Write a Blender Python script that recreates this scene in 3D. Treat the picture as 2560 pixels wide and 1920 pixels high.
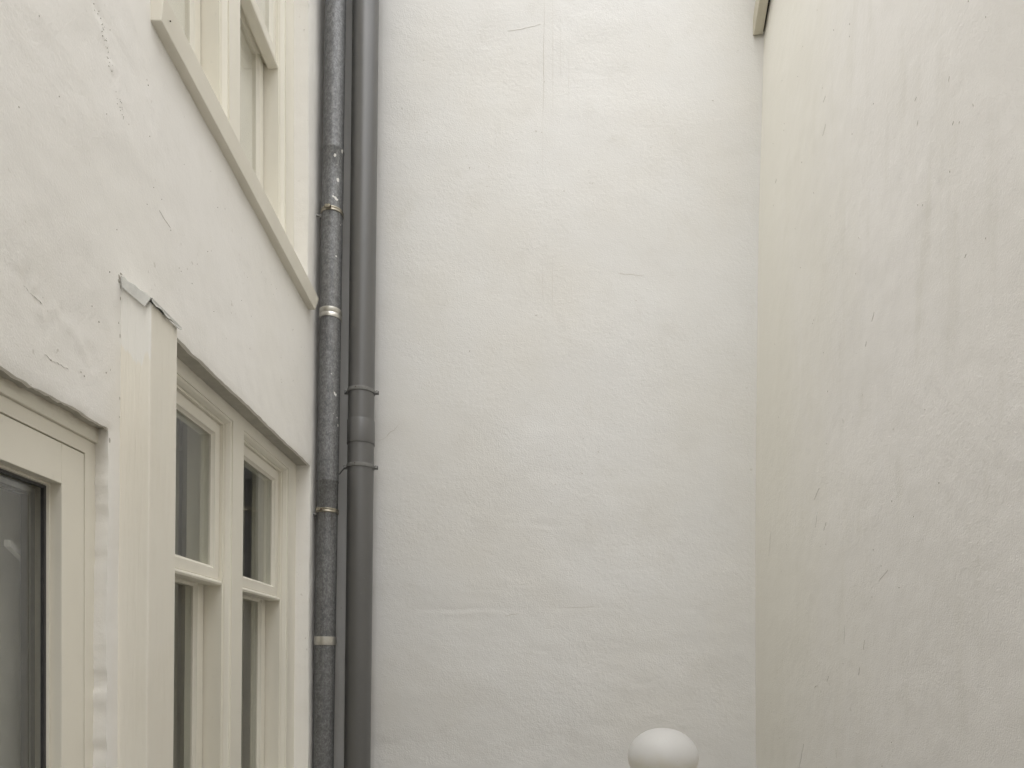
import bpy, math, random
import numpy as np
random.seed(7)
for o in list(bpy.data.objects):
    bpy.data.objects.remove(o)
S = bpy.context.scene
COL = S.collection
R = math.radians

# ------------------------------------------------------------------ camera
EYE = 1.6
cd = bpy.data.cameras.new('camera'); cam = bpy.data.objects.new('camera', cd); COL.objects.link(cam)
cam.location = (0, 0, EYE)
from mathutils import Matrix
cam.rotation_mode = 'QUATERNION'
cam.rotation_quaternion = (Matrix.Rotation(R(90), 3, 'X') @ Matrix.Rotation(0.009, 3, 'Z')).to_quaternion()
cd.sensor_width = 36; cd.lens = 700 / 1024 * 36
cd.shift_x = -10 / 2560; cd.shift_y = 701 / 2560
cd.clip_start = 0.02; cd.clip_end = 400
S.camera = cam

# ------------------------------------------------------------------ light
SUN_EL, SUN_AZ = 77, 191        # azimuth clockwise from +y
w = bpy.data.worlds.new('World'); S.world = w; w.use_nodes = True
nt = w.node_tree; nt.nodes.clear()
sky = nt.nodes.new('ShaderNodeTexSky'); sky.sky_type = 'NISHITA'; sky.sun_disc = False
sky.sun_elevation = R(SUN_EL); sky.sun_rotation = R(SUN_AZ); sky.dust_density = 6; sky.air_density = 1.0; sky.ozone_density = 1.0
hsv = nt.nodes.new('ShaderNodeHueSaturation'); hsv.inputs['Saturation'].default_value = 0.04
bg = nt.nodes.new('ShaderNodeBackground'); bg.inputs['Strength'].default_value = 0.15
wo = nt.nodes.new('ShaderNodeOutputWorld')
nt.links.new(sky.outputs[0], hsv.inputs['Color']); nt.links.new(hsv.outputs[0], bg.inputs['Color']); nt.links.new(bg.outputs[0], wo.inputs['Surface'])
sd = bpy.data.lights.new('sun', 'SUN'); sun = bpy.data.objects.new('sun', sd); COL.objects.link(sun)
sd.energy = 0.95; sd.angle = R(90); sd.color = (1.0, 0.982, 0.95)
az = R(SUN_AZ); el = R(SUN_EL)
from mathutils import Vector
sun.rotation_mode = 'QUATERNION'
sun.rotation_quaternion = Vector((math.sin(az) * math.cos(el), math.cos(az) * math.cos(el), math.sin(el))).to_track_quat('Z', 'Y')
S.view_settings.view_transform = 'Standard'; S.view_settings.look = 'None'
S.view_settings.gamma = 1.0; S.view_settings.use_curve_mapping = False
S.view_settings.exposure = 0.90
S.render.engine = 'CYCLES'
S.cycles.use_denoising = True; S.cycles.adaptive_threshold = 0.015
S.cycles.max_bounces = 12; S.cycles.diffuse_bounces = 6; S.cycles.glossy_bounces = 6; S.cycles.transparent_max_bounces = 16
S.cycles.caustics_reflective = False; S.cycles.caustics_refractive = False

# ------------------------------------------------------------------ materials
class NT:
    def __init__(s, name):
        s.m = bpy.data.materials.new(name); s.m.use_nodes = True
        s.t = s.m.node_tree; s.t.nodes.clear()
        s.out = s.n('ShaderNodeOutputMaterial')
        s.tc = s.n('ShaderNodeTexCoord')
    def n(s, typ, **kw):
        nd = s.t.nodes.new(typ)
        for k, v in kw.items(): setattr(nd, k, v)
        return nd
    def l(s, a, b): s.t.links.new(a, b)
    def val(s, sock, v):
        if hasattr(v, 'links'): s.l(v, sock)
        else: sock.default_value = v
    def noise(s, scale=(1, 1, 1), detail=3, rough=0.5, rot=(0, 0, 0), loc=(0, 0, 0), dist=0):
        mp = s.n('ShaderNodeMapping'); s.l(s.tc.outputs['Object'], mp.inputs['Vector'])
        mp.inputs['Scale'].default_value = scale; mp.inputs['Rotation'].default_value = rot; mp.inputs['Location'].default_value = loc
        nz = s.n('ShaderNodeTexNoise'); s.l(mp.outputs[0], nz.inputs['Vector'])
        nz.inputs['Scale'].default_value = 1; nz.inputs['Detail'].default_value = detail; nz.inputs['Roughness'].default_value = rough
        nz.inputs['Distortion'].default_value = dist
        return nz.outputs['Fac']
    def ramp(s, f, a, b, lo=0.0, hi=1.0):
        mr = s.n('ShaderNodeMapRange', interpolation_type='SMOOTHSTEP'); s.l(f, mr.inputs['Value'])
        mr.inputs['From Min'].default_value = a; mr.inputs['From Max'].default_value = b
        mr.inputs['To Min'].default_value = lo; mr.inputs['To Max'].default_value = hi
        return mr.outputs['Result']
    def math(s, op, a, b=0.0):
        m = s.n('ShaderNodeMath', operation=op); s.val(m.inputs[0], a); s.val(m.inputs[1], b); return m.outputs[0]
    def mix(s, f, a, b):
        m = s.n('ShaderNodeMix', data_type='RGBA'); s.val(m.inputs[0], f)
        for sock, v in ((m.inputs[6], a), (m.inputs[7], b)):
            if hasattr(v, 'links'): s.l(v, sock)
            else: sock.default_value = (*v, 1) if len(v) == 3 else v
        return m.outputs[2]
    def xyz(s):
        sp = s.n('ShaderNodeSeparateXYZ'); s.l(s.tc.outputs['Object'], sp.inputs[0]); return sp.outputs
    def bump(s, h, strength, distance, prev=None):
        b = s.n('ShaderNodeBump'); s.l(h, b.inputs['Height'])
        b.inputs['Strength'].default_value = strength; b.inputs['Distance'].default_value = distance
        if prev: s.l(prev, b.inputs['Normal'])
        return b.outputs[0]
    def bsdf(s, color, rough=0.7, normal=None, metallic=0.0, spec=0.4, sss=0):
        p = s.n('ShaderNodeBsdfPrincipled')
        if hasattr(color, 'links'): s.l(color, p.inputs['Base Color'])
        else: p.inputs['Base Color'].default_value = (*color, 1)
        s.val(p.inputs['Roughness'], rough); s.val(p.inputs['Metallic'], metallic); p.inputs['Specular IOR Level'].default_value = spec
        if normal: s.l(normal, p.inputs['Normal'])
        s.l(p.outputs[0], s.out.inputs['Surface'])
        return p

def stucco(name, base, stain, grain=150, gstr=0.5, trowel=(9, 9, 45), trot=(0, 0, 0), tstr=0.35, streak=None, corner_tint=False):
    k = NT(name)
    big = k.noise((1.3, 1.3, 1.1), 4, 0.55, loc=(3, 1, 7))
    mid = k.noise((7, 7, 6), 5, 0.6)
    c = k.mix(k.ramp(big, 0.35, 0.7), base, stain)
    c = k.mix(k.ramp(mid, 0.52, 0.75, 0, 0.45), c, tuple(x * 0.93 for x in stain))
    # sparse dirty freckles
    fr = k.noise((60, 60, 55), 2, 0.5, loc=(9, 2, 4)); frm = k.noise((2.2, 2.2, 2.2), 3, 0.5, loc=(1, 8, 3))
    fk = k.math('MULTIPLY', k.ramp(fr, 0.70, 0.76), k.ramp(frm, 0.5, 0.62))
    c = k.mix(k.math('MULTIPLY', fk, 0.4), c, (0.42, 0.39, 0.33))
    if streak:
        st = k.noise(streak[0], 4, 0.6, rot=streak[1])
        c = k.mix(k.ramp(st, 0.5, 0.8, 0, streak[3]), c, streak[2])
    if corner_tint:                                      # yellower, with a wavering edge, toward the inner corner
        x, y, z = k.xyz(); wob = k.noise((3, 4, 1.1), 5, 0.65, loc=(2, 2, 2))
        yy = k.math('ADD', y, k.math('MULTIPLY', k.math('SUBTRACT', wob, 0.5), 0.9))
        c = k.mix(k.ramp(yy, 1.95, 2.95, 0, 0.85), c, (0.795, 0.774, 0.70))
    g = k.noise((grain,) * 3, 3, 0.6)
    g2 = k.noise((grain * 0.33,) * 3, 3, 0.55, loc=(4, 4, 1))
    t = k.noise(trowel, 4, 0.62, rot=trot, dist=0.6)
    zone = k.ramp(k.noise((2.5, 2.5, 2.5), 3, 0.5, loc=(5, 5, 9)), 0.35, 0.65, 0.35, 1.0)
    nb = k.bump(k.math('MULTIPLY', t, zone), tstr, 0.006)
    nb = k.bump(k.math('MULTIPLY', g2, zone), gstr * 0.8, 0.004, nb)
    nb = k.bump(g, gstr, 0.0022, nb)
    k.bsdf(c, 0.88, nb, spec=0.25)
    return k.m

def paint(name, col, var=0.94, rough=0.42, brush=(60, 60, 4), bstr=0.12):
    k = NT(name)
    v = k.noise((3, 3, 2), 4, 0.6); d = k.noise((40, 40, 25), 3, 0.6)
    c = k.mix(k.ramp(v, 0.35, 0.7), col, tuple(x * var for x in col))
    c = k.mix(k.ramp(d, 0.68, 0.8, 0, 0.25), c, tuple(x * 0.75 for x in col))
    b = k.noise(brush, 3, 0.6)
    k.bsdf(c, k.ramp(v, 0.3, 0.7, rough - 0.06, rough + 0.1), k.bump(b, bstr, 0.002))
    return k.m

def simple(name, col, rough=0.6, metallic=0.0, var=0.85, scale=30):
    k = NT(name)
    c = k.mix(k.ramp(k.noise((scale,) * 3, 4, 0.6), 0.3, 0.7), col, tuple(x * var for x in col))
    k.bsdf(c, rough, None, metallic)
    return k.m

M = {}
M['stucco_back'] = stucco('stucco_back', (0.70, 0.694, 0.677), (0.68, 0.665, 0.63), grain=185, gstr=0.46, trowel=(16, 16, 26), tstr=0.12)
M['stucco_left'] = stucco('stucco_left', (0.868, 0.850, 0.818), (0.852, 0.8325, 0.788), grain=240, gstr=0.30, trowel=(14, 14, 26), trot=(R(35), 0, 0), tstr=0.09)
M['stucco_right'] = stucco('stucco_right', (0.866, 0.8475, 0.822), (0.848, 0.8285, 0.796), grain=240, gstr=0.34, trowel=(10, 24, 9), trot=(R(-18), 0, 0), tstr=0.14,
                           streak=((3, 11, 1.5), (R(-16), 0, 0), (0.725, 0.705, 0.65), 0.55), corner_tint=True)
M['cream'] = paint('cream_paint', (0.845, 0.812, 0.718))
M['cream_sill'] = paint('cream_sill_paint', (0.79, 0.755, 0.66), brush=(60, 5, 60))
def m_dirty():
    k = NT('dirty_cream_trim'); x, y, z = k.xyz()
    n1 = k.noise((9, 9, 30), 4, 0.65); n2 = k.noise((70, 70, 70), 3, 0.6)
    up = k.math('ADD', z, k.math('MULTIPLY', k.math('SUBTRACT', n1, 0.5), 0.05))
    c = k.mix(k.ramp(up, EYE + 0.475, EYE + 0.50, 0, 0.75), (0.79, 0.76, 0.665), (0.42, 0.37, 0.28))
    c = k.mix(k.ramp(n2, 0.6, 0.75, 0, 0.3), c, (0.5, 0.46, 0.38))
    k.bsdf(c, 0.6, k.bump(n2, 0.2, 0.002)); return k.m
M['cream_dirty'] = m_dirty()
M['cream_door'] = paint('cream_door_paint', (0.845, 0.81, 0.71))

def m_casing():
    k = NT('casing_paint'); x, y, z = k.xyz()
    nz = k.noise((90, 90, 6), 4, 0.65); v = k.noise((4, 4, 3), 4, 0.6)
    step = k.noise((45, 45, 5), 2, 0.5, loc=(1, 3, 3))
    edge = k.math('ADD', k.math('ADD', z, k.math('MULTIPLY', k.math('SUBTRACT', nz, 0.5), 0.05)), k.math('MULTIPLY', k.math('SUBTRACT', step, 0.5), 0.13))
    patch = k.math('MULTIPLY', k.ramp(edge, EYE + 0.665, EYE + 0.675), k.ramp(y, 1.537, 1.533))
    c = k.mix(k.ramp(v, 0.35, 0.7), (0.84, 0.805, 0.715), (0.82, 0.78, 0.685))
    lower = k.ramp(z, EYE + 0.1, EYE + 0.65)
    c = k.mix(k.math('MULTIPLY', patch, 0.6), c, (0.85, 0.85, 0.83))
    k.bsdf(c, 0.5, k.bump(nz, 0.6, 0.004))
    return k.m
M['casing'] = m_casing()

def m_zinc():
    k = NT('galvanised_zinc')
    a = k.noise((170, 170, 110), 3, 0.7); b = k.noise((60, 60, 45), 3, 0.65, loc=(3, 0, 0)); st = k.noise((70, 70, 1.5), 4, 0.6); wide = k.noise((6, 6, 2.2), 3, 0.5)
    c = k.mix(k.ramp(a, 0.34, 0.68), (0.155, 0.157, 0.160), (0.265, 0.268, 0.271))
    c = k.mix(k.ramp(b, 0.42, 0.7, 0, 0.6), c, (0.12, 0.122, 0.125))
    c = k.mix(k.ramp(st, 0.5, 0.8, 0, 0.45), c, (0.30, 0.30, 0.29))
    c = k.mix(k.ramp(wide, 0.5, 0.75, 0, 0.2), c, (0.12, 0.11, 0.11))
    sp = k.noise((34, 34, 24), 2, 0.5, loc=(2, 7, 5)); spm = k.noise((3, 3, 2.4), 2, 0.5, loc=(6, 1, 1))
    x, y, z = k.xyz()
    zone = k.math('MULTIPLY', k.ramp(z, EYE + 0.7, EYE + 1.2), k.ramp(z, EYE + 2.5, EYE + 2.0))
    side = k.ramp(k.math('ABSOLUTE', k.math('ADD', x, 0.812)), 0.012, 0.034, 0.25, 1.0)   # drips caught the flanks
    splash = k.math('MULTIPLY', k.math('MULTIPLY', k.ramp(sp, 0.688, 0.702), k.ramp(spm, 0.44, 0.50)), k.math('MULTIPLY', zone, side))
    splash = k.ramp(splash, 0.35, 0.5)
    drip = k.math('MULTIPLY', k.ramp(k.noise((110, 110, 4), 3, 0.6, loc=(8, 2, 0)), 0.5, 0.66), k.math('MULTIPLY', k.ramp(z, EYE + 1.80, EYE + 1.90), k.ramp(z, EYE + 1.925, EYE + 1.915)))
    drip2 = k.math('MULTIPLY', k.ramp(k.noise((110, 110, 4), 3, 0.6, loc=(1, 2, 5)), 0.5, 0.66), k.math('MULTIPLY', k.ramp(z, EYE + 0.53, EYE + 0.63), k.ramp(z, EYE + 0.65, EYE + 0.64)))
    c = k.mix(k.math('MULTIPLY', k.math('ADD', drip, drip2), 0.75), c, (0.075, 0.066, 0.055))
    c = k.mix(splash, c, (0.72, 0.71, 0.68))
    met = k.math('MULTIPLY', k.math('SUBTRACT', 1.0, splash), 0.55)
    k.bsdf(c, k.ramp(b, 0.3, 0.7, 0.46, 0.62), k.bump(a, 0.08, 0.001), met)
    return k.m
M['zinc'] = m_zinc()

def m_pvc():
    k = NT('grey_pvc')
    st = k.noise((90, 90, 1.2), 4, 0.6); v = k.noise((4, 4, 2), 4, 0.6); f = k.noise((160, 160, 90), 2, 0.5)
    c = k.mix(k.ramp(v, 0.35, 0.7), (0.098, 0.097, 0.094), (0.089, 0.088, 0.085))
    c = k.mix(k.ramp(st, 0.6, 0.85, 0, 0.2), c, (0.085, 0.081, 0.076))
    c = k.mix(k.ramp(f, 0.68, 0.76, 0, 0.3), c, (0.18, 0.18, 0.175))
    k.bsdf(c, k.ramp(v, 0.3, 0.7, 0.34, 0.41), None, spec=1.0)
    return k.m
M['pvc'] = m_pvc()
M['brass'] = simple('tarnished_clamp_metal', (0.46, 0.42, 0.34), 0.34, 0.8, 0.6, 60)
M['ring'] = simple('soldered_ring_metal', (0.62, 0.60, 0.55), 0.32, 0.75, 0.8, 50)
M['steel'] = simple('dull_steel', (0.38, 0.38, 0.37), 0.42, 0.8, 0.6, 90)
M['pvc_clamp'] = simple('grey_clamp_paint', (0.20, 0.199, 0.19), 0.45, 0.0, 0.8, 70)
M['rust'] = simple('rusty_screw', (0.10, 0.065, 0.045), 0.8, 0.2, 0.6, 120)
M['lead'] = simple('painted_lead', (0.70, 0.70, 0.665), 0.5, 0.0, 0.86, 40)
M['gasket'] = simple('black_gasket', (0.055, 0.055, 0.056), 0.45)
M['spacer'] = simple('glazing_spacer', (0.30, 0.30, 0.30), 0.35, 0.6)
M['crack'] = simple('crack_dirt', (0.54, 0.51, 0.46), 0.95)
M['crack_faint'] = simple('faint_crack_dirt', (0.64, 0.615, 0.57), 0.95)
M['crack_left'] = simple('hairline_dirt', (0.79, 0.77, 0.73), 0.95)
M['pit'] = simple('plaster_pit_dirt', (0.45, 0.42, 0.37), 0.95)
M['room'] = simple('room_plaster', (0.75, 0.74, 0.69), 0.9, 0, 0.9, 3)
M['blind'] = simple('whitened_film', (0.90, 0.885, 0.82), 0.85, 0, 0.96, 5)
M['curtain'] = simple('grey_curtain_cloth', (0.58, 0.565, 0.50), 0.9, 0, 0.9, 5)
M['white'] = simple('white_gloss', (0.78, 0.775, 0.75), 0.4, 0, 0.95, 8)
M['board'] = paint('weathered_board', (0.60, 0.56, 0.45), 0.85, 0.6, (60, 6, 6), 0.3)
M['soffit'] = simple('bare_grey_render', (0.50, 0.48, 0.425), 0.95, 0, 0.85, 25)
M['gap_shade'] = simple('board_gap_shade', (0.045, 0.04, 0.034), 0.8)  # near-black colour for the shade in the gap beside the verge board

def m_ground():
    k = NT('courtyard_paving')
    br = k.n('ShaderNodeTexBrick'); mp = k.n('ShaderNodeMapping'); k.l(k.tc.outputs['Object'], mp.inputs[0]); k.l(mp.outputs[0], br.inputs['Vector'])
    br.inputs['Scale'].default_value = 3.2; br.inputs['Color1'].default_value = (0.13, 0.122, 0.11, 1); br.inputs['Color2'].default_value = (0.10, 0.094, 0.085, 1); br.inputs['Mortar'].default_value = (0.06, 0.055, 0.05, 1)
    br.inputs['Mortar Size'].default_value = 0.012
    c = k.mix(k.ramp(k.noise((9, 9, 9), 4, 0.6), 0.4, 0.7, 0, 0.5), br.outputs['Color'], (0.09, 0.085, 0.075))
    k.bsdf(c, 0.85, k.bump(k.noise((60,) * 3, 4), 0.4, 0.004)); return k.m
M['ground'] = m_ground()

def m_globe():
    k = NT('milky_globe'); x, y, z = k.xyz()
    v = k.noise((18, 18, 18), 4, 0.6); s = k.noise((300,) * 3, 1)
    low = k.ramp(k.math('ADD', z, k.math('MULTIPLY', k.math('SUBTRACT', v, 0.5), 0.07)), -0.035, 0.03, 1, 0)
    c = k.mix(k.math('MULTIPLY', low, 0.6), (0.79, 0.785, 0.775), (0.74, 0.70, 0.60))
    c = k.mix(k.ramp(s, 0.74, 0.78, 0, 0.5), c, (0.35, 0.30, 0.22))
    p = k.bsdf(c, 0.42)
    tl = k.n('ShaderNodeBsdfTranslucent'); k.l(c, tl.inputs['Color'])
    mx = k.n('ShaderNodeMixShader'); mx.inputs[0].default_value = 0.62
    k.l(p.outputs[0], mx.inputs[1]); k.l(tl.outputs[0], mx.inputs[2]); k.l(mx.outputs[0], k.out.inputs['Surface'])
    return k.m
M['globe'] = m_globe()

def m_glass(name, tint, r0=0.04):
    k = NT(name)
    lw = k.n('ShaderNodeLayerWeight'); lw.inputs['Blend'].default_value = 0.5
    f = k.math('ADD', k.math('MULTIPLY', k.math('POWER', lw.outputs['Facing'], 5.0), 1.0 - r0), r0)
    tr = k.n('ShaderNodeBsdfTransparent'); tr.inputs[0].default_value = (*tint, 1)
    gl = k.n('ShaderNodeBsdfGlossy'); gl.inputs['Roughness'].default_value = 0.012; gl.inputs['Color'].default_value = (1, 1, 1, 1)
    wv = k.noise((5, 5, 3), 2, 0.5)
    k.l(k.bump(wv, 0.05, 0.01), gl.inputs['Normal'])
    mx = k.n('ShaderNodeMixShader'); k.l(f, mx.inputs[0]); k.l(tr.outputs[0], mx.inputs[1]); k.l(gl.outputs[0], mx.inputs[2])
    k.l(mx.outputs[0], k.out.inputs['Surface']); return k.m
M['glass'] = m_glass('window_glass', (0.94, 0.95, 0.935))
M['glass_double'] = m_glass('double_glazing', (0.97, 0.975, 0.965), 0.085)
M['glass_clear'] = m_glass('clear_window_glass', (0.985, 0.985, 0.975))

# ------------------------------------------------------------------ mesh helpers
class Geo:
    def __init__(s): s.v = []; s.f = []
    def add(s, vs, fs):
        b = len(s.v); s.v += [tuple(p) for p in vs]; s.f += [tuple(i + b for i in f) for f in fs]; return s
    def box(s, x0, x1, y0, y1, z0, z1):
        return s.add([(x0, y0, z0), (x1, y0, z0), (x1, y1, z0), (x0, y1, z0), (x0, y0, z1), (x1, y0, z1), (x1, y1, z1), (x0, y1, z1)],
                     [(3, 2, 1, 0), (4, 5, 6, 7), (0, 1, 5, 4), (1, 2, 6, 5), (2, 3, 7, 6), (3, 0, 4, 7)])
    def prism(s, pts0, pts1):
        n = len(pts0)
        return s.add(list(pts0) + list(pts1), [tuple(range(n))[::-1], tuple(range(n, 2 * n))] + [(i, (i + 1) % n, n + (i + 1) % n, n + i) for i in range(n)])
    def loops(s, loops, close=False):            # rectangles (y0,y1,z0,z1,x) swept into a mitred ring
        vs = []
        for (y0, y1, z0, z1, x) in loops: vs += [(x, y0, z0), (x, y1, z0), (x, y1, z1), (x, y0, z1)]
        fs = []; n = len(loops)
        for k in range(n if close else n - 1):
            a = 4 * k; b = 4 * ((k + 1) % n)
            for i in range(4): fs.append((a + i, a + (i + 1) % 4, b + (i + 1) % 4, b + i))
        return s.add(vs, fs)
    def tube(s, p0, p1, r, n=16, r1=None):
        p0 = Vector(p0); p1 = Vector(p1); d = (p1 - p0).normalized(); r1 = r if r1 is None else r1
        a = d.orthogonal().normalized(); b = d.cross(a)
        c0 = [p0 + (a * math.cos(2 * math.pi * i / n) + b * math.sin(2 * math.pi * i / n)) * r for i in range(n)]
        c1 = [p1 + (a * math.cos(2 * math.pi * i / n) + b * math.sin(2 * math.pi * i / n)) * r1 for i in range(n)]
        return s.prism(c0, c1)
    def lathe(s, prof, axis, n=48):              # prof (r, z); axis: z -> (x, y)
        vs = []; fs = []
        for (r, z) in prof:
            cx, cy = axis(z)
            vs += [(cx + r * math.cos(2 * math.pi * i / n), cy + r * math.sin(2 * math.pi * i / n), z) for i in range(n)]
        m = len(prof)
        for k in range(m - 1):
            for i in range(n): fs.append((k * n + i, k * n + (i + 1) % n, (k + 1) * n + (i + 1) % n, (k + 1) * n + i))
        fs.append(tuple(range(n))[::-1]); fs.append(tuple((m - 1) * n + i for i in range(n)))
        return s.add(vs, fs)
    def build(s, name, mat, parent=None, smooth=False, bevel=0.0, fix=True, mp=None, origin=None, angle=35):
        v = [mp(*p) for p in s.v] if mp else s.v
        if origin: v = [(p[0] - origin[0], p[1] - origin[1], p[2] - origin[2]) for p in v]
        me = bpy.data.meshes.new(name); me.from_pydata(v, [], s.f); me.update()
        if fix:
            import bmesh
            bm = bmesh.new(); bm.from_mesh(me); bmesh.ops.recalc_face_normals(bm, faces=bm.faces); bm.to_mesh(me); bm.free()
        me.materials.append(mat)
        o = bpy.data.objects.new(name, me); COL.objects.link(o)
        if parent: o.parent = parent
        if origin: o.location = origin
        if smooth:
            me.polygons.foreach_set('use_smooth', [True] * len(me.polygons)); me.set_sharp_from_angle(angle=R(angle))
        if bevel:
            b = o.modifiers.new('bevel', 'BEVEL'); b.width = bevel; b.segments = 2; b.limit_method = 'ANGLE'; b.angle_limit = R(30)
        return o

def empty(name, loc, label=None, cat=None, group=None):
    o = bpy.data.objects.new(name, None); COL.objects.link(o); o.location = loc; o.empty_display_size = 0.1
    if label: o['label'] = label; o['category'] = cat
    if group: o['group'] = group
    return o
def tag(o, label, cat, group=None):
    o['label'] = label; o['category'] = cat
    if group: o['group'] = group
    return o
def adopt(root):                                  # parts were built in world metres: keep them there under a moved root
    for c in root.children: c.location = Vector(c.location) - root.location

# smooth value noise on numpy arrays
def vnoise(a, b, seed):
    ia = np.floor(a).astype(np.int64); ib = np.floor(b).astype(np.int64); fa = a - ia; fb = b - ib
    fa = fa * fa * (3 - 2 * fa); fb = fb * fb * (3 - 2 * fb)
    def h(i, j):
        t = np.sin(i * 127.1 + j * 311.7 + seed * 74.7) * 43758.5453; return t - np.floor(t)
    return (h(ia, ib) * (1 - fa) + h(ia + 1, ib) * fa) * (1 - fb) + (h(ia, ib + 1) * (1 - fa) + h(ia + 1, ib + 1) * fa) * fb - 0.5
def fbm(a, b, f, seed, octv=4, gain=0.5):
    r = 0; amp = 1
    for k in range(octv): r = r + amp * vnoise(a * f + 13.7 * k, b * f - 7.3 * k, seed + k); f *= 2.03; amp *= gain
    return r
def axis_lines(lo, hi, flo, fhi, fine, coarse, extra=()):
    a = list(np.arange(flo, fhi + 1e-6, fine)) + [x for x in np.arange(lo, flo, coarse) if x < flo - fine * 0.6] + [x for x in np.arange(fhi + coarse, hi + coarse, coarse)]
    a = [x for x in a if all(abs(x - e) > fine * 0.55 for e in extra)] + list(extra)
    return np.array(sorted(a))

# ================================================================== SETTING
g = Geo(); g.box(-60, 60, -60, 60, -0.2, 0.0)
gr = g.build('ground', M['ground']); gr['kind'] = 'structure'

XL = -0.87                                        # face of the left house
YB = 3.13                                         # face of the far wall
def XR(z):                                        # the right wall bows outwards near the top and the foot
    h = z - EYE
    return 1.066 + 0.016 * np.clip((h - 1.5) / 1.2, 0, 1.6) ** 2 + 0.012 * np.clip((0.9 - h) / 1.3, 0, 1) ** 2

def grid_mesh(name, U, V, pos, mat, parent, keep=None):
    uu, vv = np.meshgrid(U, V, indexing='ij'); P = pos(uu, vv).reshape(-1, 3)
    nu, nv = len(U), len(V); idx = np.arange(nu * nv).reshape(nu, nv)
    q = np.stack([idx[:-1, :-1], idx[1:, :-1], idx[1:, 1:], idx[:-1, 1:]], -1)
    if keep is not None:
        uc = (U[:-1] + U[1:]) / 2; vc = (V[:-1] + V[1:]) / 2; q = q[keep(*np.meshgrid(uc, vc, indexing='ij'))]
    q = q.reshape(-1, 4)
    me = bpy.data.meshes.new(name); me.from_pydata(P, [], q.tolist()); me.update()
    me.polygons.foreach_set('use_smooth', [True] * len(me.polygons)); me.materials.append(mat)
    o = bpy.data.objects.new(name, me); COL.objects.link(o); o.parent = parent
    return o

# ---------------------------------------------------------------- far wall
TOP_B, TOP_L, TOP_R = 5.7, 5.7, 5.0
back = empty('courtyard_wall', (0.1, YB, 0), 'smooth white stucco wall facing the camera behind the two grey downpipes', 'wall')
U = axis_lines(-1.2, 1.35, -0.9, 1.12, 0.009, 0.1); V = axis_lines(0, TOP_B, 1.1, 4.65, 0.009, 0.1)
def back_pos(u, v):
    d = 0.0035 * fbm(u, v * 1.5, 2.2, 11, 3) + 0.0013 * (0.45 + 0.9 * np.clip((EYE + 1.2 - v) / 1.4, 0, 1)) * fbm(u, v * 1.5, 7, 21, 4, 0.55)
    for (zc, u0, u1, a, wd, s) in ((EYE + 0.242, -0.55, 0.9, 0.0035, 0.011, 1), (EYE + 0.43, 0.25, 0.7, 0.002, 0.009, 2), (EYE + 0.33, -0.3, 0.15, 0.002, 0.012, 5),
                                   (EYE + 0.05, -0.2, 0.45, 0.0025, 0.014, 3), (EYE - 0.08, 0.1, 0.75, 0.002, 0.012, 4), (EYE + 0.62, -0.35, 0.3, 0.0015, 0.012, 6)):
        zz = zc + 0.035 * fbm(u, u * 0, 3.0, 31 + s, 3)
        win = np.clip((u - u0) / 0.15, 0, 1) * np.clip((u1 - u) / 0.15, 0, 1) * (0.1 + 3.2 * np.clip(fbm(u, u * 0, 9, 50 + s, 3) + 0.08, 0, 1))
        e = (v - zz) / wd
        d = d + 0.2 * a * win * np.exp(-e * e * 0.5) * np.tanh(e * 2 + 0.6)
    return np.stack([u, YB + d, v], -1)
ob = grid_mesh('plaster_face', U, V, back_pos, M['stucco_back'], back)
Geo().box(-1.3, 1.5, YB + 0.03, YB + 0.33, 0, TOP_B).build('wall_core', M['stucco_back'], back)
Geo().box(-1.35, 1.55, YB - 0.04, YB + 0.38, TOP_B + 0.002, TOP_B + 0.07).build('coping', M['lead'], back)

def back_at(x, h):                                # a point on the plaster face
    p = back_pos(np.array([[x]]), np.array([[h + EYE]]))[0, 0]; return p
def strip(pts, wd, at, nrm, mat, name, parent):   # hairline as one thin tapering ribbon on the plaster
    gg = Geo(); n = len(pts); top = []; N = Vector(nrm)
    for i in range(n):
        a0, b0 = pts[max(0, i - 1)]; a1, b1 = pts[min(n - 1, i + 1)]
        L = math.hypot(a1 - a0, b1 - b0) or 1; pa, pb = -(b1 - b0) / L, (a1 - a0) / L
        w0 = wd * (0.12 + 0.88 * math.sin(math.pi * i / (n - 1))) * random.uniform(0.6, 1.2)
        for s_ in (1, -1): top.append(Vector(at(pts[i][0] + s_ * pa * w0, pts[i][1] + s_ * pb * w0)))
    gg.v = [tuple(p + N * 0.0007) for p in top] + [tuple(p - N * 0.002) for p in top]; m = 2 * n
    for i in range(n - 1):
        a = 2 * i; gg.f += [(a, a + 1, a + 3, a + 2), (a, a + 2, m + a + 2, m + a), (a + 1, m + a + 1, m + a + 3, a + 3)]
    gg.f += [(0, m, m + 1, 1), (m - 2, m - 1, 2 * m - 1, 2 * m - 2)]
    return gg.build(name, mat, parent)
def wander(a0, b0, a1, b1, n, j):
    out = []; off = 0
    for i in range(n + 1):
        t = i / n; off = off * 0.7 + random.uniform(-j, j); L = math.hypot(a1 - a0, b1 - b0); pa, pb = -(b1 - b0) / L, (a1 - a0) / L
        out.append((a0 + (a1 - a0) * t + pa * off, b0 + (b1 - b0) * t + pb * off))
    return out
nb = (0, -1, 0)
def bp(px, py):                                    # metres on the far wall from the photo's measured fractions
    dx, up = px - 1290, 1661 - py; return ((dx - 0.009 * up) / 1750 * YB, (up + 0.009 * dx) / 1750 * YB)
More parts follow.
